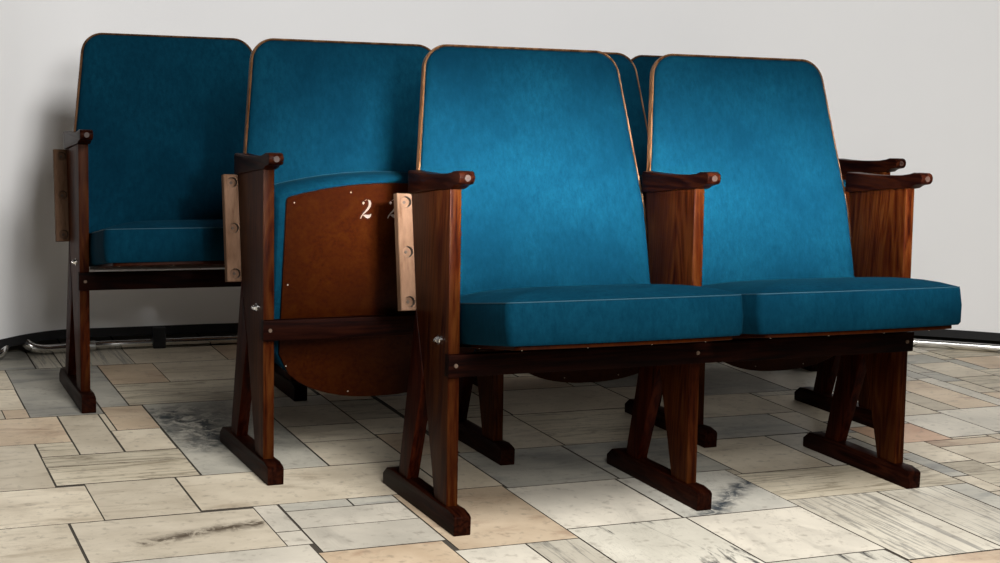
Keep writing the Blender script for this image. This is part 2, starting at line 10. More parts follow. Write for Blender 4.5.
# ------------------------------------------------------------------ materials
def mat(name):
    m = bpy.data.materials.new(name); m.use_nodes = True
    nt = m.node_tree; b = nt.nodes['Principled BSDF']
    return m, nt, b
def N(nt, typ, **kw):
    n = nt.nodes.new(typ)
    for k, v in kw.items():
        if k in n.inputs: n.inputs[k].default_value = v
        else: setattr(n, k, v)
    return n
def ramp(nt, fac, stops):
    r = nt.nodes.new('ShaderNodeValToRGB')
    e = r.color_ramp.elements
    while len(e) < len(stops): e.new(0.5)
    for el, (p, c) in zip(e, stops):
        el.position = p; el.color = (c[0], c[1], c[2], 1)
    nt.links.new(fac, r.inputs['Fac'])
    return r.outputs['Color']
def coords(nt, scale=(1, 1, 1), rot=(0, 0, 0), rand=True):
    tc = nt.nodes.new('ShaderNodeTexCoord')
    mp = N(nt, 'ShaderNodeMapping'); mp.inputs['Scale'].default_value = scale; mp.inputs['Rotation'].default_value = rot
    nt.links.new(tc.outputs['Object'], mp.inputs['Vector'])
    if rand:
        oi = nt.nodes.new('ShaderNodeObjectInfo')
        ml = N(nt, 'ShaderNodeMath', operation='MULTIPLY'); ml.inputs[1].default_value = 23.0
        nt.links.new(oi.outputs['Random'], ml.inputs[0])
        nt.links.new(ml.outputs[0], mp.inputs['Location'])
    return mp.outputs['Vector']
def noise(nt, vec, scale, detail=4, rough=.6, dist=0.0):
    n = N(nt, 'ShaderNodeTexNoise', Scale=scale, Detail=detail, Roughness=rough, Distortion=dist)
    nt.links.new(vec, n.inputs['Vector']); return n.outputs['Fac']
def mixc(nt, fac, a, b, mode='MIX'):
    m = nt.nodes.new('ShaderNodeMix'); m.data_type = 'RGBA'; m.blend_type = mode
    for s, v in ((m.inputs[0], fac), (m.inputs[6], a), (m.inputs[7], b)):
        if isinstance(v, (int, float)): s.default_value = v
        elif isinstance(v, tuple): s.default_value = (v[0], v[1], v[2], 1)
        else: nt.links.new(v, s)
    return m.outputs[2]
def bump(nt, b, h, strength, dist=.001):
    n = N(nt, 'ShaderNodeBump', Strength=strength, Distance=dist)
    nt.links.new(h, n.inputs['Height']); nt.links.new(n.outputs['Normal'], b.inputs['Normal'])

def wood(name, axis, dark, mid, light, rough=.38, figure=1.0, spec=.03):
    m, nt, b = mat(name)
    sc = {'x': (.7, 9, 9), 'y': (9, .7, 9), 'z': (9, 9, .7)}[axis]
    v = coords(nt, sc)
    w = noise(nt, v, 1.6, 3, .5, 1.2)
    ws = N(nt, 'ShaderNodeMath', operation='MULTIPLY'); ws.inputs[1].default_value = 9.0 * figure
    nt.links.new(w, ws.inputs[0])
    pg = N(nt, 'ShaderNodeMath', operation='PINGPONG'); pg.inputs[1].default_value = .5
    nt.links.new(ws.outputs[0], pg.inputs[0])
    fine = noise(nt, v, 14, 4, .7)
    ad = N(nt, 'ShaderNodeMath', operation='MULTIPLY_ADD'); ad.inputs[1].default_value = .55
    nt.links.new(pg.outputs[0], ad.inputs[0]); nt.links.new(fine, ad.inputs[2])
    c = ramp(nt, ad.outputs[0], [(.36, dark), (.55, mid), (.82, light)])
    big = noise(nt, coords(nt, (1, 1, 1)), 6, 2)
    c = mixc(nt, ramp(nt, big, [(.35, (0, 0, 0)), (.7, (.55, .55, .55))]), c, dark)
    nt.links.new(c, b.inputs['Base Color'])
    b.inputs['Roughness'].default_value = rough
    b.inputs['Specular IOR Level'].default_value = spec
    bump(nt, b, ad.outputs[0], .25)
    return m
D, M_, L = (.007, .0008, .0002), (.032, .0056, .0009), (.060, .0170, .0034)
W_Z = wood('varnished_oak_upright', 'z', D, M_, L, .4)
W_LEG = wood('varnished_oak_leg', 'z', (.005, .0004, .0002), (.018, .0019, .0005), (.040, .0070, .0018), .42)
W_X = wood('varnished_oak_rail', 'x', (.0016, .0003, .0002), (.006, .0008, .0004), (.015, .003, .0012), .5)
W_Y = wood('varnished_oak_runner', 'y', (.003, .0006, .0003), (.011, .002, .0009), (.026, .006, .0025))
W_ARM = wood('varnished_oak_armrest', 'y', (.003, .0006, .0004), (.009, .0018, .0009), (.026, .006, .0022), .34, .6, .02)
W_CLEAT = wood('raw_beech_cleat', 'z', (.07, .036, .020), (.115, .066, .041), (.155, .092, .060), .7, .5)
W_BOARD = wood('lacquered_plywood', 'z', (.015, .0021, .0002), (.023, .0042, .0003), (.030, .0068, .0006), .4, .25, .04)
W_EDGE = wood('plywood_edge', 'z', (.03, .011, .003), (.075, .032, .012), (.17, .088, .042), .45, .5, .1)

def velvet():
    m, nt, b = mat('petrol_blue_velvet')
    v = coords(nt)
    n1 = noise(nt, v, 5, 5, .65)
    n2 = noise(nt, coords(nt, (1, 1, .45)), 95, 6, .8)
    base = ramp(nt, n1, [(.3, (.0008, .0175, .034)), (.72, (.0022, .0340, .060))])
    c = mixc(nt, ramp(nt, n2, [(.35, (0, 0, 0)), (.68, (.75, .75, .75))]), base, (.0003, .0135, .027))
    nt.links.new(c, b.inputs['Base Color'])
    b.inputs['Roughness'].default_value = .85
    b.inputs['Specular IOR Level'].default_value = .02
    b.inputs['Sheen Weight'].default_value = .012; b.inputs['Sheen Roughness'].default_value = .35
    b.inputs['Sheen Tint'].default_value = (.1, .55, .8, 1)
    f = noise(nt, v, 420, 2, .5)
    bump(nt, b, f, .25, .0006)
    return m
VELVET = velvet()
def plain(name, col, rough=.5, metal=0.0):
    m, nt, b = mat(name)
    n = noise(nt, coords(nt), 30, 3)
    c = mixc(nt, n, tuple(x * .85 for x in col), tuple(min(1, x * 1.12) for x in col))
    nt.links.new(c, b.inputs['Base Color'])
    b.inputs['Roughness'].default_value = rough; b.inputs['Metallic'].default_value = metal
    return m
PIPING = plain('velvet_piping', (.002, .035, .058), .8)
CHROME = plain('chrome', (.75, .74, .72), .2, 1)
ZINC = plain('zinc_steel', (.55, .55, .53), .35, 1)
SCREW = plain('brass_screw', (.14, .095, .07), .5, .5)
PLUG = plain('wooden_plug', (.022, .008, .004), .5)
PIN = plain('nail_head', (.42, .36, .31), .45, .2)
HOLE = plain('shaded_hole_wood', (.045, .028, .018), .8)  # wood darkened to put recess shade into the bore walls; screws share it
PAINT = plain('stencil_paint', (.20, .155, .135), .85)
BLACK = plain('black_webbing', (.006, .006, .007), .8)
FABRIC, nt, b = mat('white_display_fabric')
fv = coords(nt, rand=False)
nt.links.new(mixc(nt, noise(nt, fv, 2, 4), (.80, .80, .805), (.85, .85, .855)), b.inputs['Base Color'])
b.inputs['Roughness'].default_value = .85
bump(nt, b, noise(nt, fv, 500, 2), .1, .0005)
PLASTER = plain('dark_plaster', (.12, .10, .085), .9)

# marble tiles: colour by tile kind, every tile its own shift
def marble(name, base, tint, vein, amount, stretch, lo=.5, hi=.68, scale=5, bands=0.0, line=None):
    m, nt, b = mat(name)
    at = N(nt, 'ShaderNodeAttribute', attribute_name='tile_shift'); 
    tc = nt.nodes.new('ShaderNodeTexCoord')
    ad = N(nt, 'ShaderNodeVectorMath', operation='MULTIPLY_ADD'); ad.inputs[1].default_value = (1, 1, 1)
    mul = N(nt, 'ShaderNodeVectorMath', operation='SCALE'); mul.inputs['Scale'].default_value = 9.0
    nt.links.new(at.outputs['Color'], mul.inputs[0])
    nt.links.new(tc.outputs['Object'], ad.inputs[0]); nt.links.new(mul.outputs[0], ad.inputs[2])
    mp = N(nt, 'ShaderNodeMapping'); mp.inputs['Scale'].default_value = stretch[:3]
    mp.inputs['Rotation'].default_value = (0, 0, R(stretch[3]) if len(stretch) > 3 else 0)
    nt.links.new(ad.outputs[0], mp.inputs['Vector'])
    v = mp.outputs[0]
    cloud = noise(nt, ad.outputs[0], 4.5, 5, .6)
    c = mixc(nt, ramp(nt, cloud, [(.35, (0, 0, 0)), (.65, (1, 1, 1))]), tuple(x * .78 for x in base), tint)
    vn = noise(nt, v, scale, 7, .62, .7)
    if bands:
        mm = N(nt, 'ShaderNodeMath', operation='MULTIPLY'); mm.inputs[1].default_value = bands
        nt.links.new(vn, mm.inputs[0])
        pp = N(nt, 'ShaderNodeMath', operation='PINGPONG'); pp.inputs[1].default_value = .5
        nt.links.new(mm.outputs[0], pp.inputs[0])
        fac = ramp(nt, pp.outputs[0], [(0.0, (amount,) * 3), (lo, (0, 0, 0)), (1, (0, 0, 0))])
    else:
        fac = ramp(nt, vn, [(lo, (0, 0, 0)), (hi, (amount,) * 3)])
    if line:                                              # the one dark vein this slab carries, in floor coordinates
        (ax, ay), (bx, by), wd_ = line
        dx, dy = bx - ax, by - ay; ln = math.hypot(dx, dy); dx /= ln; dy /= ln
        wob = N(nt, 'ShaderNodeVectorMath', operation='SCALE'); wob.inputs['Scale'].default_value = 3.0 * wd_
        nz = N(nt, 'ShaderNodeTexNoise', Scale=14.0, Detail=5.0, Roughness=.7); nt.links.new(tc.outputs['Object'], nz.inputs['Vector'])
        nt.links.new(nz.outputs['Color'], wob.inputs[0])
        po = N(nt, 'ShaderNodeVectorMath', operation='ADD'); nt.links.new(tc.outputs['Object'], po.inputs[0]); nt.links.new(wob.outputs[0], po.inputs[1])
        def lin(vx, vy, off):
            d_ = N(nt, 'ShaderNodeVectorMath', operation='DOT_PRODUCT'); d_.inputs[1].default_value = (vx, vy, 0)
            nt.links.new(po.outputs[0], d_.inputs[0])
            a_ = N(nt, 'ShaderNodeMath', operation='SUBTRACT'); a_.inputs[1].default_value = off + 1.5 * wd_ * (vx + vy)
            nt.links.new(d_.outputs['Value'], a_.inputs[0])
            b2 = N(nt, 'ShaderNodeMath', operation='ABSOLUTE'); nt.links.new(a_.outputs[0], b2.inputs[0]); return b2.outputs[0]
        across = lin(-dy, dx, -ax * dy + ay * dx)
        along = lin(dx, dy, (ax + bx) / 2 * dx + (ay + by) / 2 * dy)
        m1 = ramp(nt, across, [(wd_ * .15, (1, 1, 1)), (wd_ * 1.5, (0, 0, 0))])
        m2 = ramp(nt, along, [(ln * .5, (1, 1, 1)), (ln * .5 + wd_, (0, 0, 0))])
        mk = mixc(nt, 1.0, m1, m2, 'MULTIPLY')
        v2 = N(nt, 'ShaderNodeTexNoise', Scale=26.0, Detail=6.0, Roughness=.75, Distortion=.8); nt.links.new(tc.outputs['Object'], v2.inputs['Vector'])
        fine = ramp(nt, v2.outputs['Fac'], [(.40, (.10, .10, .10)), (.53, (1, 1, 1))])
        c = mixc(nt, mixc(nt, 1.0, mk, fine, 'MULTIPLY'), c, vein)
        fac = mixc(nt, 1.0, fac, (.12, .12, .12), 'MULTIPLY')
    c = mixc(nt, fac, c, vein)
    crack = noise(nt, v, 9, 8, .6, 1.5)
    ck = N(nt, 'ShaderNodeMath', operation='SUBTRACT'); ck.inputs[1].default_value = .5; nt.links.new(crack, ck.inputs[0])
    ca = N(nt, 'ShaderNodeMath', operation='ABSOLUTE'); nt.links.new(ck.outputs[0], ca.inputs[0])
    hair = ramp(nt, ca.outputs[0], [(0, (.42, .42, .42)), (.014, (0, 0, 0))])
    patch = ramp(nt, noise(nt, ad.outputs[0], 3.2, 2), [(.48, (0, 0, 0)), (.62, (1, 1, 1))])
    c = mixc(nt, mixc(nt, 1.0, hair, patch, 'MULTIPLY'), c, vein)
    speck = noise(nt, ad.outputs[0], 45, 3, .6)
    c = mixc(nt, ramp(nt, speck, [(.57, (0, 0, 0)), (.70, (.38, .38, .38))]), c, (.16, .13, .10))
    br = N(nt, 'ShaderNodeSeparateColor'); nt.links.new(at.outputs['Color'], br.inputs[0])
    c = mixc(nt, ramp(nt, br.outputs[2], [(0, (.76, .76, .76)), (1, (1.0, 1.0, 1.0))]), (0, 0, 0), c)
    nt.links.new(c, b.inputs['Base Color'])
    b.inputs['Roughness'].default_value = .42
    b.inputs['Specular IOR Level'].default_value = .35
    bump(nt, b, cloud, .2, .002)
    return m
CREAM, CREAM2 = (.70, .60, .45), (.77, .68, .53)
TM = {
 'c': marble('marble_cream', CREAM, CREAM2, (.30, .23, .15), .6, (1, 4, 1), .54, .70),
 'w': marble('marble_pale', (.68, .63, .53), (.74, .68, .57), (.36, .33, .28), .55, (2, 1, 1), .55, .70),
 'p': marble('marble_peach', (.66, .50, .34), (.71, .57, .41), (.30, .17, .11), .7, (1, 2.5, 1, 20), .53, .70),
 'o': marble('marble_rose', (.62, .38, .24), (.66, .45, .31), (.40, .20, .13), .5, (1, 2, 1), .55, .74),
 'g': marble('marble_grey', (.47, .45, .39), (.56, .53, .45), (.17, .18, .18), .7, (1, 4, 1, 8), .5, .68),
 'h': marble('marble_banded', (.67, .58, .43), (.72, .64, .49), (.22, .18, .12), .85, (.6, 7, 1, -4), .20, .5, 3, 6),
 's': marble('marble_striped', (.64, .58, .47), (.68, .63, .52), (.20, .19, .17), .85, (9, .4, 1), .20, .5, 2.2, 8),
 'b': marble('marble_blotched', (.62, .59, .50), (.66, .62, .52), (.035, .045, .05), .97, (1, 1.5, 1, 30), .46, .56, 7, line=((.74, 3.58), (.81, 3.30), .115)),
 't': marble('marble_stained', (.66, .57, .43), (.70, .62, .49), (.10, .075, .05), .9, (.7, 4, 1, -8), .46, .62, 7, line=((.50, 2.640), (.72, 2.692), .020)),
 'k': marble('marble_flecked', (.66, .62, .52), (.70, .66, .56), (.05, .05, .05), .95, (7, 1.2, 1, -8), .57, .64, 3.5),
 'v': marble('marble_black_vein', (.64, .62, .54), (.70, .66, .57), (.05, .06, .07), .95, (2.5, .9, 1, -38), .45, .62, 4, line=((1.48, 2.42), (1.84, 2.73), .024)),
}
GROUT = plain('dark_grout', (.045, .036, .026), .95)

# ------------------------------------------------------------------ helpers
def link(name, me, parent=None, loc=(0, 0, 0), m=None):
    o = bpy.data.objects.new(name, me); COL.objects.link(o)
    o.parent = parent; o.location = loc
    if m: me.materials.append(m)
    return o
def mesh(bm, name, m, smooth=None):
    bmesh.ops.recalc_face_normals(bm, faces=bm.faces[:])
    me = bpy.data.meshes.new(name); bm.to_mesh(me); bm.free()
    me.materials.append(m)
    if smooth is not None:
        for p in me.polygons: p.use_smooth = True
        me.set_sharp_from_angle(angle=R(smooth))
    return me
def bevel(bm, w, seg=2, ang=30):
    es = [e for e in bm.edges if len(e.link_faces) == 2 and e.calc_face_angle(0) > R(ang)]
    bmesh.ops.bevel(bm, geom=es, offset=w, segments=seg, profile=.6, affect='EDGES', clamp_overlap=True)
def prism(poly, x0, x1, bev=.002, f=None):
    """polygon in (y, z), extruded along x"""
    bm = bmesh.new()
    a = [bm.verts.new((x0, y, z)) for y, z in poly]; b_ = [bm.verts.new((x1, y, z)) for y, z in poly]
    bm.faces.new(a); bm.faces.new(b_[::-1])
    n = len(poly)
    for i in range(n): bm.faces.new((a[i], a[(i + 1) % n], b_[(i + 1) % n], b_[i]))
    bmesh.ops.recalc_face_normals(bm, faces=bm.faces[:])
    if bev: bevel(bm, bev)
    return bm
def box(lo, hi, bev=.002):
    return prism([(lo[1], lo[2]), (hi[1], lo[2]), (hi[1], hi[2]), (lo[1], hi[2])], lo[0], hi[0], bev)
def arc(cx, cy, r, a0, a1, n=6):
    return [(cx + r * math.cos(R(a0 + (a1 - a0) * i / n)), cy + r * math.sin(R(a0 + (a1 - a0) * i / n))) for i in range(n + 1)]
def rounded(pts, radii, n=7):
    """round each corner of a polygon"""
    out = []; k = len(pts)
    for i in range(k):
        P, A, B = Vector(pts[i]), Vector(pts[i - 1]), Vector(pts[(i + 1) % k])
        r = radii[i]
        if r <= 0: out.append(tuple(P)); continue
        u, v = (A - P).normalized(), (B - P).normalized()
        th = u.angle(v); d = min(r / math.tan(th / 2), (A - P).length * .49, (B - P).length * .49)
        r = d * math.tan(th / 2)
        C = P + (u + v).normalized() * (r / math.sin(th / 2))
        a = P + u * d - C; b_ = P + v * d - C
        a0, a1 = math.atan2(a.y, a.x), math.atan2(b_.y, b_.x)
        da = (a1 - a0 + math.pi) % (2 * math.pi) - math.pi
        for j in range(n + 1):
            t = a0 + da * j / n; out.append((C.x + r * math.cos(t), C.y + r * math.sin(t)))
    return out
def inset(pts, d):
    """move an (anticlockwise or clockwise) outline inwards by d"""
    k = len(pts); area = sum(pts[i][0] * pts[(i + 1) % k][1] - pts[(i + 1) % k][0] * pts[i][1] for i in range(k))
    sg = 1 if area > 0 else -1; out = []
    for i in range(k):
        P, A, B = Vector(pts[i]), Vector(pts[i - 1]), Vector(pts[(i + 1) % k])
        e1, e2 = (P - A), (B - P)
        if e1.length < 1e-7: e1 = e2
        if e2.length < 1e-7: e2 = e1
        n1 = Vector((-e1.y, e1.x)).normalized() * sg; n2 = Vector((-e2.y, e2.x)).normalized() * sg
        nn = (n1 + n2); nn = nn.normalized() / max(.5, math.sqrt(max(.25, (1 + n1.dot(n2)) / 2)))
        out.append(tuple(P + nn * d))
    return out
def pillow(outline, levels, crown, rings=6):
    """outline in (s,t); levels = [(inset, height)...]; crowned top; returns bmesh in (s,t,n)"""
    bm = bmesh.new(); prev = None
    loops = []
    for d, h in levels:
        loops.append([bm.verts.new((x, y, h)) for x, y in inset(outline, d)])
    last = inset(outline, levels[-1][0]); hl = levels[-1][1]
    cx = sum(p[0] for p in last) / len(last); cy = sum(p[1] for p in last) / len(last)
    for i in range(1, rings):
        f = 1 - i / rings
        h = hl + crown * (1 - f ** 4)
        loops.append([bm.verts.new((cx + (x - cx) * f, cy + (y - cy) * f, h)) for x, y in last])
    n = len(outline)
    bm.faces.new(loops[0][::-1])
    for a, c in zip(loops, loops[1:]):
        for i in range(n): bm.faces.new((a[i], a[(i + 1) % n], c[(i + 1) % n], c[i]))
    top = bm.verts.new((cx, cy, hl + crown)); a = loops[-1]
    for i in range(n): bm.faces.new((a[i], a[(i + 1) % n], top))
    return bm
def cyl(bm, a, b_, r0, r1=None, seg=20):
    a, b_ = Vector(a), Vector(b_); r1 = r0 if r1 is None else r1
    z = (b_ - a).normalized(); x = z.orthogonal().normalized(); y = z.cross(x)
    A = [bm.verts.new(a + (x * math.cos(t) + y * math.sin(t)) * r0) for t in [2 * math.pi * i / seg for i in range(seg)]]
    B = [bm.verts.new(b_ + (x * math.cos(t) + y * math.sin(t)) * r1) for t in [2 * math.pi * i / seg for i in range(seg)]]
    bm.faces.new(A[::-1]); bm.faces.new(B)
    for i in range(seg): bm.faces.new((A[i], A[(i + 1) % seg], B[(i + 1) % seg], B[i]))
def sweep(bm, path, r, seg=14):
    path = [Vector(p) for p in path]; rows = []
    for i, p in enumerate(path):
        t = (path[min(i + 1, len(path) - 1)] - path[max(i - 1, 0)]).normalized()
        x = t.cross(Vector((0, 0, 1)))
        x = x.normalized() if x.length > 1e-4 else Vector((1, 0, 0))
        y = x.cross(t)
        rr = r[i] if isinstance(r, list) else r
        rows.append([bm.verts.new(p + (x * math.cos(a) + y * math.sin(a)) * rr) for a in [2 * math.pi * k / seg for k in range(seg)]])
    for a, c in zip(rows, rows[1:]):
        for i in range(seg): bm.faces.new((a[i], a[(i + 1) % seg], c[(i + 1) % seg], c[i]))
    bm.faces.new(rows[0][::-1]); bm.faces.new(rows[-1])
def catmull(P, n=8):
    P = [Vector(p) for p in P]; out = []
    for i in range(len(P) - 1):
        p0, p1, p2, p3 = P[max(i - 1, 0)], P[i], P[i + 1], P[min(i + 2, len(P) - 1)]
        for j in range(n):
            t = j / n
            out.append(.5 * ((2 * p1) + (p2 - p0) * t + (2 * p0 - 5 * p1 + 4 * p2 - p3) * t * t + (3 * p1 - p0 - 3 * p2 + p3) * t ** 3))
    out.append(P[-1]); return out

# ------------------------------------------------------------------ floor
TA, TR_, TX, TY = 23.9, .005, -2.2, 0.6
bm = bmesh.new(); kinds = sorted(TM)
col = bm.loops.layers.float_color.new('tile_shift')
g = .0016
for tok in TILES.split():
    k, i0, i1, j0, j1 = tok.split(',')
    x0, x1, y0, y1 = [a + float(b_) * TR_ for a, b_ in ((TX, i0), (TX, i1), (TY, j0), (TY, j1))]
    jr = lambda: random.uniform(.0009, .0030)
    x0 += jr(); x1 -= jr(); y0 += jr(); y1 -= jr()
    if x1 - x0 < .006 or y1 - y0 < .006: continue
    sh = (random.random(), random.random(), random.random(), 1)
    bot = [bm.verts.new(v) for v in ((x0, y0, -.004), (x1, y0, -.004), (x1, y1, -.004), (x0, y1, -.004))]
    top = [bm.verts.new(v) for v in ((x0, y0, 0), (x1, y0, 0), (x1, y1, 0), (x0, y1, 0))]
    f = bm.faces.new(top); f.material_index = kinds.index(k)
    for l in f.loops: l[col] = sh
    for q in range(4):
        r_ = (q + 1) % 4
        f = bm.faces.new((bot[q], bot[r_], top[r_], top[q])); f.material_index = len(kinds)
gx0, gx1, gy0, gy1 = TX, 4.4, TY, 6.4
vs = [bm.verts.new(v) for v in ((gx0, gy0, -.0016), (gx1, gy0, -.0016), (gx1, gy1, -.0016), (gx0, gy1, -.0016))]
f = bm.faces.new(vs); f.material_index = len(kinds)
lo = [bm.verts.new((v.co.x, v.co.y, -.08)) for v in vs]
for q in range(4):
    f = bm.faces.new((lo[q], lo[(q + 1) % 4], vs[(q + 1) % 4], vs[q])); f.material_index = len(kinds)
f = bm.faces.new(lo[::-1]); f.material_index = len(kinds)
me = bpy.data.meshes.new('floor'); bm.to_mesh(me); bm.free()
for k in kinds: me.materials.append(TM[k])
me.materials.append(GROUT)
fl = bpy.data.objects.new('floor', me); COL.objects.link(fl); fl.rotation_euler.z = R(TA); fl['kind'] = 'structure'

# ------------------------------------------------------------------ seat bench parts (bench frame: x along the row, y to the back, z up)
TP = .0232 / 2
post_me = mesh(prism([(.052, .041), (.112, .041), (.183, .262), (.232, .389), (.276, .607), (.276, .628), (.0846, .634)], -TP, TP, .0022), 'upright', W_Z, 35)
rear_me = mesh(prism([(.2505, .0405), (.2994, .0405), (.238, .362), (.233, .388), (.184, .262)], -TP - .0008, TP + .0008, .002), 'rear_leg', W_LEG, 35)
foot_me = mesh(prism([(0, 0), (.372, 0), (.374, .022), (.352, .039), (.32, .0412), (.055, .0412), (.03, .0425), (.006, .038), (0, .034)], -.017, .017, .0022), 'floor_runner', W_Y, 35)
armp = [(.282, .607), (.284, .646), (.28, .6515), (.24, .6515), (.20, .6525), (.15, .6555), (.10, .660), (.075, .6645), (.062, .6685)] + \
       arc(.0455, .6572, .0122, 65, 262, 12) + [(.054, .6432), (.062, .6405), (.072, .6350), (.085, .6325), (.13, .6275), (.2, .617), (.25, .610)]
bm = prism(armp, -.0165, .0165, .003)
for v in bm.verts:                                       # widen towards the rear
    t = min(1, max(0, (v.co.y - .05) / .2)); v.co.x *= .93 + .15 * t
arm_me = mesh(bm, 'armrest', W_ARM, 40)
bm = bmesh.new()
cyl(bm, (0, .0338, .6575), (0, .0322, .6575), .0065, .006)
plug_me = mesh(bm, 'screw_plug', PLUG, 40)
# cleat behind the outer upright, with three counterbored holes
def cleat():
    P0, P1 = Vector((0, .2335, .383)), Vector((0, .2755, .607))
    T = (P1 - P0).normalized(); nn = Vector((0, T.z, -T.y)); Lc = (P1 - P0).length
    xa, xb, hx, hr, dp, th = CX0, .010, CHX, .0104, .011, .019
    bm = bmesh.new(); fb = bmesh.new(); pt = lambda x, t, n=0: P0 + Vector((x, 0, 0)) + T * t + nn * n
    hs = [Lc * q for q in (.075, .50, .925)]; seg = 24
    e = .0015
    cuts = [e, hs[0] + .014, hs[1] - .014, hs[1] + .014, hs[2] - .014, Lc - e]
    V = {}
    def v(x, t, n=0):
        k = (round(x, 5), round(t, 5), round(n, 5))
        if k not in V: V[k] = bm.verts.new(pt(x, t, n))
        return V[k]
    A, B = xa + e, xb - e
    for a, b_ in ((1, 2), (3, 4)): bm.faces.new((v(A, cuts[a]), v(B, cuts[a]), v(B, cuts[b_]), v(A, cuts[b_])))
    for h, (t0, t1) in zip(hs, ((cuts[0], cuts[1]), (cuts[2], cuts[3]), (cuts[4], cuts[5]))):
        ring, sq = [], []
        crn = [math.atan2(t - h, x - hx) for x, t in ((A, t0), (B, t0), (B, t1), (A, t1))]
        ang = sorted(set([2 * math.pi * i / seg - math.pi for i in range(seg)] + crn))
        out = []
        for a in ang:
            c, s_ = math.cos(a), math.sin(a)
            k = min(((B if c > 0 else A) - hx) / c if abs(c) > 1e-6 else 9, ((t1 if s_ > 0 else t0) - h) / s_ if abs(s_) > 1e-6 else 9)
            sq.append(bm.verts.new(pt(hx + c * k, h + s_ * k)))
            ring.append([bm.verts.new(pt(hx + c * r_, h + s_ * r_, n)) for r_, n in ((hr + .0006, 0), (hr, .0006), (hr, dp))])
        m = len(ang)
        for i in range(m):
            j = (i + 1) % m
            bm.faces.new((sq[i], sq[j], ring[j][0], ring[i][0]))
            for q in (0, 1): bm.faces.new((ring[i][q], ring[j][q], ring[j][q + 1], ring[i][q + 1]))
        bm.faces.new([q[2] for q in ring])
    bmesh.ops.remove_doubles(bm, verts=bm.verts[:], dist=1e-5)
    # sides and back
    f = [pt(xa, 0, e), pt(xb, 0, e), pt(xb, Lc, e), pt(xa, Lc, e)]; g_ = [pt(A, e), pt(B, e), pt(B, Lc - e), pt(A, Lc - e)]
    k_ = [pt(xa, 0, th), pt(xb, 0, th), pt(xb, Lc, th), pt(xa, Lc, th)]
    F_ = [bm.verts.new(q) for q in f]; G_ = [bm.verts.new(q) for q in g_]; K_ = [bm.verts.new(q) for q in k_]
    for i in range(4):
        j = (i + 1) % 4
        bm.faces.new((F_[i], F_[j], G_[j], G_[i])); bm.faces.new((K_[i], K_[j], F_[j], F_[i]))
    bm.faces.new(K_)
    screws = []
    for h in hs:
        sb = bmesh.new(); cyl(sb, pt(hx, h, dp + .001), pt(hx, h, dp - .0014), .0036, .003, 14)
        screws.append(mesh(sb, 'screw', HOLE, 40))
    bmesh.ops.remove_doubles(bm, verts=bm.verts[:], dist=1e-5)
    cen = pt((xa + xb) / 2, Lc / 2, th / 2)
    bm.normal_update()
    for fc in bm.faces:
        c = fc.calc_center_median(); out = c - cen
        depth = (c - P0).dot(nn); t_ = (c - P0).dot(T)
        near = min(hs, key=lambda h: abs(h - t_)); ax = pt(hx, near, depth)
        rr = (c - ax).length
        if depth < 1e-4 or (abs(depth - dp) < 1e-4 and rr < hr * .5): want = -nn
        elif rr < hr + .001 and depth < dp + 1e-4: want = ax - c
        else: want = out
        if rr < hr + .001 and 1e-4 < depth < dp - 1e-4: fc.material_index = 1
        if fc.normal.dot(want) < 0: fc.normal_flip()
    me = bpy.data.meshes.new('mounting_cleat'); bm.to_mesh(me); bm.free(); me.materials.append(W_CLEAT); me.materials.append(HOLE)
    return me, screws
CX0, CHX = -.0415, -.0235
cleat_me, cscrew_me = cleat()
bm = bmesh.new()
cyl(bm, (-TP + .001, .1104, .348), (-TP - .003, .1104, .348), .0085, .0085)
cyl(bm, (-TP - .0025, .1104, .348), (-TP - .009, .1104, .348), .0068, .0058, 6)
cyl(bm, (-TP - .0085, .1104, .348), (-TP - .0125, .1104, .348), .0032, .0028, 10)
bolt_me = mesh(bm, 'pivot_bolt', CHROME)
bm = bmesh.new()
cyl(bm, (0, .0575, .308), (0, .0545, .308), .0046, .0036)
rscrew_me = mesh(bm, 'rail_screw', SCREW, 40)

SW = .520
def back_meshes():
    # outline in (s = x, t = height along the panel)
    zb, zt, yb, yt = .392, .8944, .2340, .3715
    Lh = math.hypot(zt - zb, yt - yb)
    cx = SW / 2
    hw = lambda t: .2755 - .0594 * t * 1.0 - .0
    wt = .2162
    # straight below the armrest, tapering above it
    tj = Lh * .36; wj = .2588
    o = rounded([(cx - .2592, 0), (cx + .2592, 0), (cx + wj, tj), (cx + wt, Lh), (cx - wt, Lh), (cx - wj, tj)],
                [.004, .004, .12, .053, .053, .12], 9)
    o2 = []
    for x, t in o:                                        # the top edge is slightly arched
        f = max(0, (t / Lh - .85) / .15)
        o2.append((x, t + .004 * f * (1 - ((x - cx) / wt) ** 2)))
    T = (Vector((0, yt - yb, zt - zb))).normalized(); Nn = Vector((0, -T.z, T.y))
    def place(bm):
        for v in bm.verts:
            s, t, n = v.co
            bow = .004 * 4 * (t / Lh) * (1 - t / Lh)         # panels are bent slightly: steeper below, leaning back above
            v.co = Vector((s, yb - 0 + bow, zb)) + T * t + Nn * n
        return bm
    shell = pillow(o2, [(.0, -.010), (-.0003, -.001), (.0003, .0022), (.0018, .0036), (.0034, .0030), (.0048, .0)], 0, 2)
    up = pillow(o2, [(.0050, -.0005), (.0052, .0022), (.0075, .0065), (.013, .0105), (.022, .0135)], .007, 7)
    return mesh(place(shell), 'backrest_shell', W_EDGE, 35), mesh(place(up), 'backrest_upholstery', VELVET, 50)
shell_me, up_me = back_meshes()

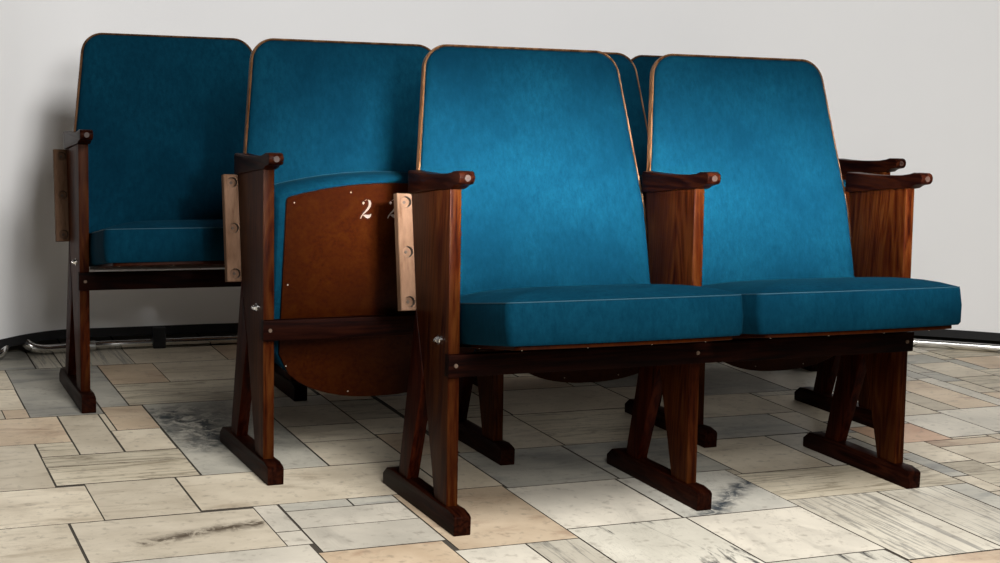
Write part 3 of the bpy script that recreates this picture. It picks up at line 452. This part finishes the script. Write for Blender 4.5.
# seat local coords: x, u (forward from pivot), n (up from the board); object origin = pivot
def seat_outline(x0, x1, uf, uc, ur, ue, rc, grow=0):
    cx = (x0 + x1) / 2; hw = (x1 - x0) / 2
    pts = []
    for i in range(13):                                   # front arc
        a = -1 + 2 * i / 12; pts.append((cx + a * hw, uc + (uf - uc) * (1 - a * a)))
    for i in range(21):                                   # rear arc
        a = 1 - 2 * i / 20; pts.append((cx + a * hw, ue - (ue - ur) * math.sqrt(max(0, 1 - abs(a) ** 2.3)) ** 1.1))
    r = [0] * len(pts); r[0] = rc; r[12] = rc
    return rounded(pts, r, 5)
cush_o = seat_outline(.0155, .5055, .272, .240, -.188, -.085, .016)
board_o = seat_outline(.034, .486, .262, .232, -.203, -.098, .012)
def swap(bm):        # (x, u, n) -> local coords x, -u (front is -y), n
    for v in bm.verts: v.co = Vector((v.co.x, -v.co.y, v.co.z))
    return bm
board_me = mesh(swap(pillow(board_o, [(.001, -.017), (0, -.016), (0, -.010), (.001, -.0092)], 0, 2)), 'seat_board', W_BOARD, 35)
cush_me = mesh(swap(pillow(cush_o, [(.006, -.0095), (.001, -.004), (-.002, .030), (0, .062), (.0012, .066), (.005, .0680)], .025, 9)), 'seat_cushion', VELVET, 38)
bm = bmesh.new()
loop = [Vector((x, -y, .0665)) for x, y in inset(cush_o, .0012)]; loop = loop + loop[:2]
sweep(bm, loop, .0011, 6)
pip_me = mesh(bm, 'cushion_piping', PIPING, 60)
bm = bmesh.new(); cyl(bm, (0, 0, -.0168), (0, 0, -.0185), .0017, .0010, 10)
pin_me = mesh(bm, 'nail_head', PIN, 40)
NAILS = ((.05, .222), (.17, .243), (.30, .246), (.42, .236), (.045, .05), (.475, .05), (.155, -.062), (.05, -.125), (.19, -.188), (.33, -.188), (.46, -.125))
# stencilled numeral 2, drawn as flat paint on the underside of the board (u up, x right)
def digit(cx, cu, h):
    bm = bmesh.new(); k = h / 42.0
    def strip(pts):      # centre line with half widths
        L_, R_ = [], []
        for i, (x, y, w) in enumerate(pts):
            a = Vector(pts[min(i + 1, len(pts) - 1)][:2]) - Vector(pts[max(i - 1, 0)][:2]); a.normalize()
            nx, ny = -a.y, a.x
            L_.append((x + nx * w * .85, y + ny * w * .85)); R_.append((x - nx * w * .85, y - ny * w * .85))
        V = lambda q: bm.verts.new((cx + q[0] * k, -(cu + q[1] * k), -.0172))
        l = [V(q) for q in L_]; r = [V(q) for q in R_]
        for i in range(len(pts) - 1): bm.faces.new((l[i], l[i + 1], r[i + 1], r[i]))
    strip([(-7.5 + 0, 13.5 - 3.2, .4), (-7.5, 12.3, 2.4), (-7.5, 14, 3.0), (-7.5, 15.8, 2.2), (-7.5, 17, .4)])       # ball terminal
    strip([(-5.0, 18.8, .5), (-1.5, 20.6, .7), (0.4, 20.8, .7)])
    strip([(2.4, 20.2, 1.2), (5.5, 17.8, 2.6), (7.2, 13, 3.3), (6.6, 7, 3.2), (3.2, 1, 2.7), (-1.5, -4.5, 1.9), (-6.5, -9.5, 1.4), (-10, -14.5, 1.2), (-11.8, -19.5, 1.3)])
    strip([(-6.5, -12.5, .5), (-3.5, -12.8, 2.2), (0, -14.2, 3.6), (4, -15.4, 4.6), (7, -14.6, 4.2), (9.5, -12.5, 2.4), (11, -9.5, .5)])
    return bm
def dmesh(cx):
    bm = digit(cx, .207, .0415); return mesh(bm, 'painted_numeral', PAINT)

PIV = (.1104, .348)
def bench(row, X, Y, w, W, n, seats, label, numeral=None):
    root = bpy.data.objects.new('theater_seat_row', None); COL.objects.link(root)
    root.location = (X, Y, 0); root.rotation_euler.z = w
    root['label'] = label; root['category'] = 'theater seats'
    root['group'] = 'rows of joined theater seats'
    for i in range(n + 1):
        up = link('upright', post_me, root, (i * W, 0, 0))
        link('rear_leg', rear_me, root, (i * W, 0, 0))
        link('floor_runner', foot_me, root, (i * W, 0, 0))
        a = link('armrest', arm_me, root, (i * W, 0, 0)); link('screw_plug', plug_me, a)
        if i == 0:
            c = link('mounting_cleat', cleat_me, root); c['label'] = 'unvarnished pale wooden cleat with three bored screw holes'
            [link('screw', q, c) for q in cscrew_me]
            b_ = link('pivot_bolt', bolt_me, root); b_['label'] = 'shiny chrome hexagonal bolt'
    bmr = box((-TP - .003, .0565, .2862), (n * W + TP + .006, .076, .3285), .0018)
    rail = link('front_rail', mesh(bmr, 'front_rail', W_X, 35), root)
    for i in range(n + 1): link('screw', rscrew_me, rail, (i * W, 0, 0))
    for i in range(n):
        bk = link('backrest', shell_me, root, (i * W + (W - SW) / 2, 0, 0))
        link('upholstery', up_me, bk)
        st = link('seat', board_me, root, (i * W + (W - SW) / 2, PIV[0], PIV[1]))
        st.rotation_euler.x = R(-9.5) if seats[i] == 'd' else R(-84 )
        link('cushion', cush_me, st); link('piping', pip_me, st); [link('nail_head', pin_me, st, (x, -u, 0)) for x, u in NAILS]
        if numeral == i:
            for cx in (.206, .266):
                d = link('painted_numeral', dmesh(cx), st); d['label'] = 'white stencilled numeral 2 on brown board'
    return root
bench('A', -.0511, 2.7213, .4390, .524, 2, 'dd', 'front row of two joined teal velvet theater seats, both cushions folded down')
bench('B', -.4376, 3.0033, .4433, .520, 3, 'fff', 'middle row of theater seats with flipped-up seat showing the stencilled numbers', numeral=0)
bench('C', -.9628, 3.5449, .4214, .520, 4, 'dfff', 'rearmost row of teal theater seats, nearest the white backdrop, leftmost cushion folded down')

# ------------------------------------------------------------------ fabric display wall behind
base = [(-1.95, 3.40), (-1.62, 3.62), (-1.46, 3.86), (-1.37, 4.06), (-1.31, 4.19), (-1.235, 4.275), (-1.13, 4.325), (-.98, 4.395), (-.763, 4.49), (-.3, 4.66),
        (.2, 4.82), (.7, 4.92), (1.1, 4.92), (1.35, 4.885), (1.62, 4.835), (1.95, 4.72), (2.3, 4.52), (2.7, 4.2)]
P = catmull([(x, y, 0) for x, y in base], 8)
def wallstrip(z0, z1, t, name, m, parent, smooth=60):
    bm = bmesh.new(); rows = []
    for i, p in enumerate(P):
        d = (P[min(i + 1, len(P) - 1)] - P[max(i - 1, 0)]).normalized(); nn = Vector((-d.y, d.x, 0))
        rows.append([bm.verts.new(v) for v in (p + Vector((0, 0, z0)) - nn * t, p + Vector((0, 0, z1)) - nn * t, p + Vector((0, 0, z1)) + nn * t, p + Vector((0, 0, z0)) + nn * t)])
    for a, c in zip(rows, rows[1:]):
        for k in range(4): bm.faces.new((a[k], a[(k + 1) % 4], c[(k + 1) % 4], c[k]))
    bm.faces.new(rows[0]); bm.faces.new(rows[-1][::-1])
    return link(name, mesh(bm, name, m, smooth), parent)
dw = bpy.data.objects.new('fabric_display_wall', None); COL.objects.link(dw)
dw['label'] = 'curved white fabric display wall on chrome tubing behind the seats'; dw['category'] = 'backdrop'
wallstrip(.060, 2.5, .006, 'fabric_panel', FABRIC, dw)
wallstrip(.036, .062, .0085, 'hem', BLACK, dw)['label'] = 'black bottom hem'
bm = bmesh.new()
off = []
for i, p in enumerate(P):
    if p.x < -1.16 or p.x > 2.6: continue
    d = (P[min(i + 1, len(P) - 1)] - P[max(i - 1, 0)]).normalized(); off.append(p - Vector((-d.y, d.x, 0)) * .012 + Vector((0, 0, .0145)))
end = [Vector((-1.335, 4.23, .062)), Vector((-1.325, 4.20, .052)), Vector((-1.305, 4.185, .030)), Vector((-1.275, 4.20, .018)), Vector((-1.235, 4.235, .0145))]
sweep(bm, catmull(end + off[::4] + [off[-1]], 6), .0135, 16)
link('floor_tube', mesh(bm, 'floor_tube', CHROME, 60), dw)['label'] = 'chrome floor tube'
bm = bmesh.new()
sweep(bm, catmull([(-1.36, 4.16, .06), (-1.352, 4.13, .045), (-1.355, 4.09, .024), (-1.40, 4.05, .0145), (-1.55, 3.90, .0145)], 6), .0135, 16)
link('floor_tube', mesh(bm, 'side_tube', CHROME, 60), dw)
bm = bmesh.new()
sweep(bm, [(-1.215, 4.25, .0145), (-1.15, 4.288, .0145)], .0165, 16)
link('tube_connector', mesh(bm, 'tube_connector', ZINC, 60), dw)
bm = box((-.018, -.02, 0), (.018, .02, .06), .003)
c = link('tube_clamp', mesh(bm, 'tube_clamp', BLACK), dw, (-.985, 4.375, 0)); c.rotation_euler.z = R(20)
c = link('tube_clamp', c.data, dw, (1.72, 4.79, 0)); c.rotation_euler.z = R(-20)

# room wall far behind the display
bm = box((-3.6, 6.05, -.02), (3.6, 6.17, 2.9), 0)
w_ = link('wall_back', mesh(bm, 'wall_back', PLASTER)); w_['kind'] = 'structure'

# ------------------------------------------------------------------ light
def area(name, loc, tgt, size, power, col, size_y=None):
    l = bpy.data.lights.new(name, 'AREA'); l.energy = power; l.color = col
    l.shape = 'RECTANGLE'; l.size = size; l.size_y = size_y or size
    o = bpy.data.objects.new(name, l); COL.objects.link(o); o.location = loc
    o.rotation_euler = (Vector(tgt) - Vector(loc)).to_track_quat('-Z', 'Y').to_euler()
    return o
k_ = area('added_strip_light', (.9, .9, 1.05), (.36, 3.0, .655), 1.3, 9.5, (1, .99, .97), .08); k_.data.spread = R(14)  # unseen narrow beam, added to brighten the middle of the front backrests
area('softbox_light', (.35, .9, 1.4), (.1, 3.2, .5), .6, 33, (1, .985, .96))
area('side_softbox_light', (.8, .9, 1.7), (.1, 3.2, .5), .5, 14, (1, .985, .96))
area('ceiling_light', (.7, 1.4, 2.3), (.4, 2.6, 0), .8, 88, (1, .985, .96))
wd = bpy.data.worlds.new('room_ambience'); scene.world = wd; wd.use_nodes = True
wd.node_tree.nodes['Background'].inputs[0].default_value = (.9, .95, 1, 1)
wd.node_tree.nodes['Background'].inputs[1].default_value = .004

# ------------------------------------------------------------------ camera
F, H, PITCH, ROLL = 1530.6, .8774, .1463, .0392
cam = bpy.data.cameras.new('camera'); co = bpy.data.objects.new('camera', cam); COL.objects.link(co)
cam.sensor_width = 36; cam.lens = 36 * F / 1000; cam.clip_start = .05
co.matrix_world = Matrix.Translation((0, 0, H)) @ Matrix.Rotation(math.pi / 2 - PITCH, 4, 'X') @ Matrix.Rotation(ROLL, 4, 'Z')
scene.camera = co
vs_ = scene.view_settings
vs_.view_transform = 'Standard'; vs_.look = 'None'; vs_.gamma = 1; vs_.use_curve_mapping = False; vs_.exposure = 0
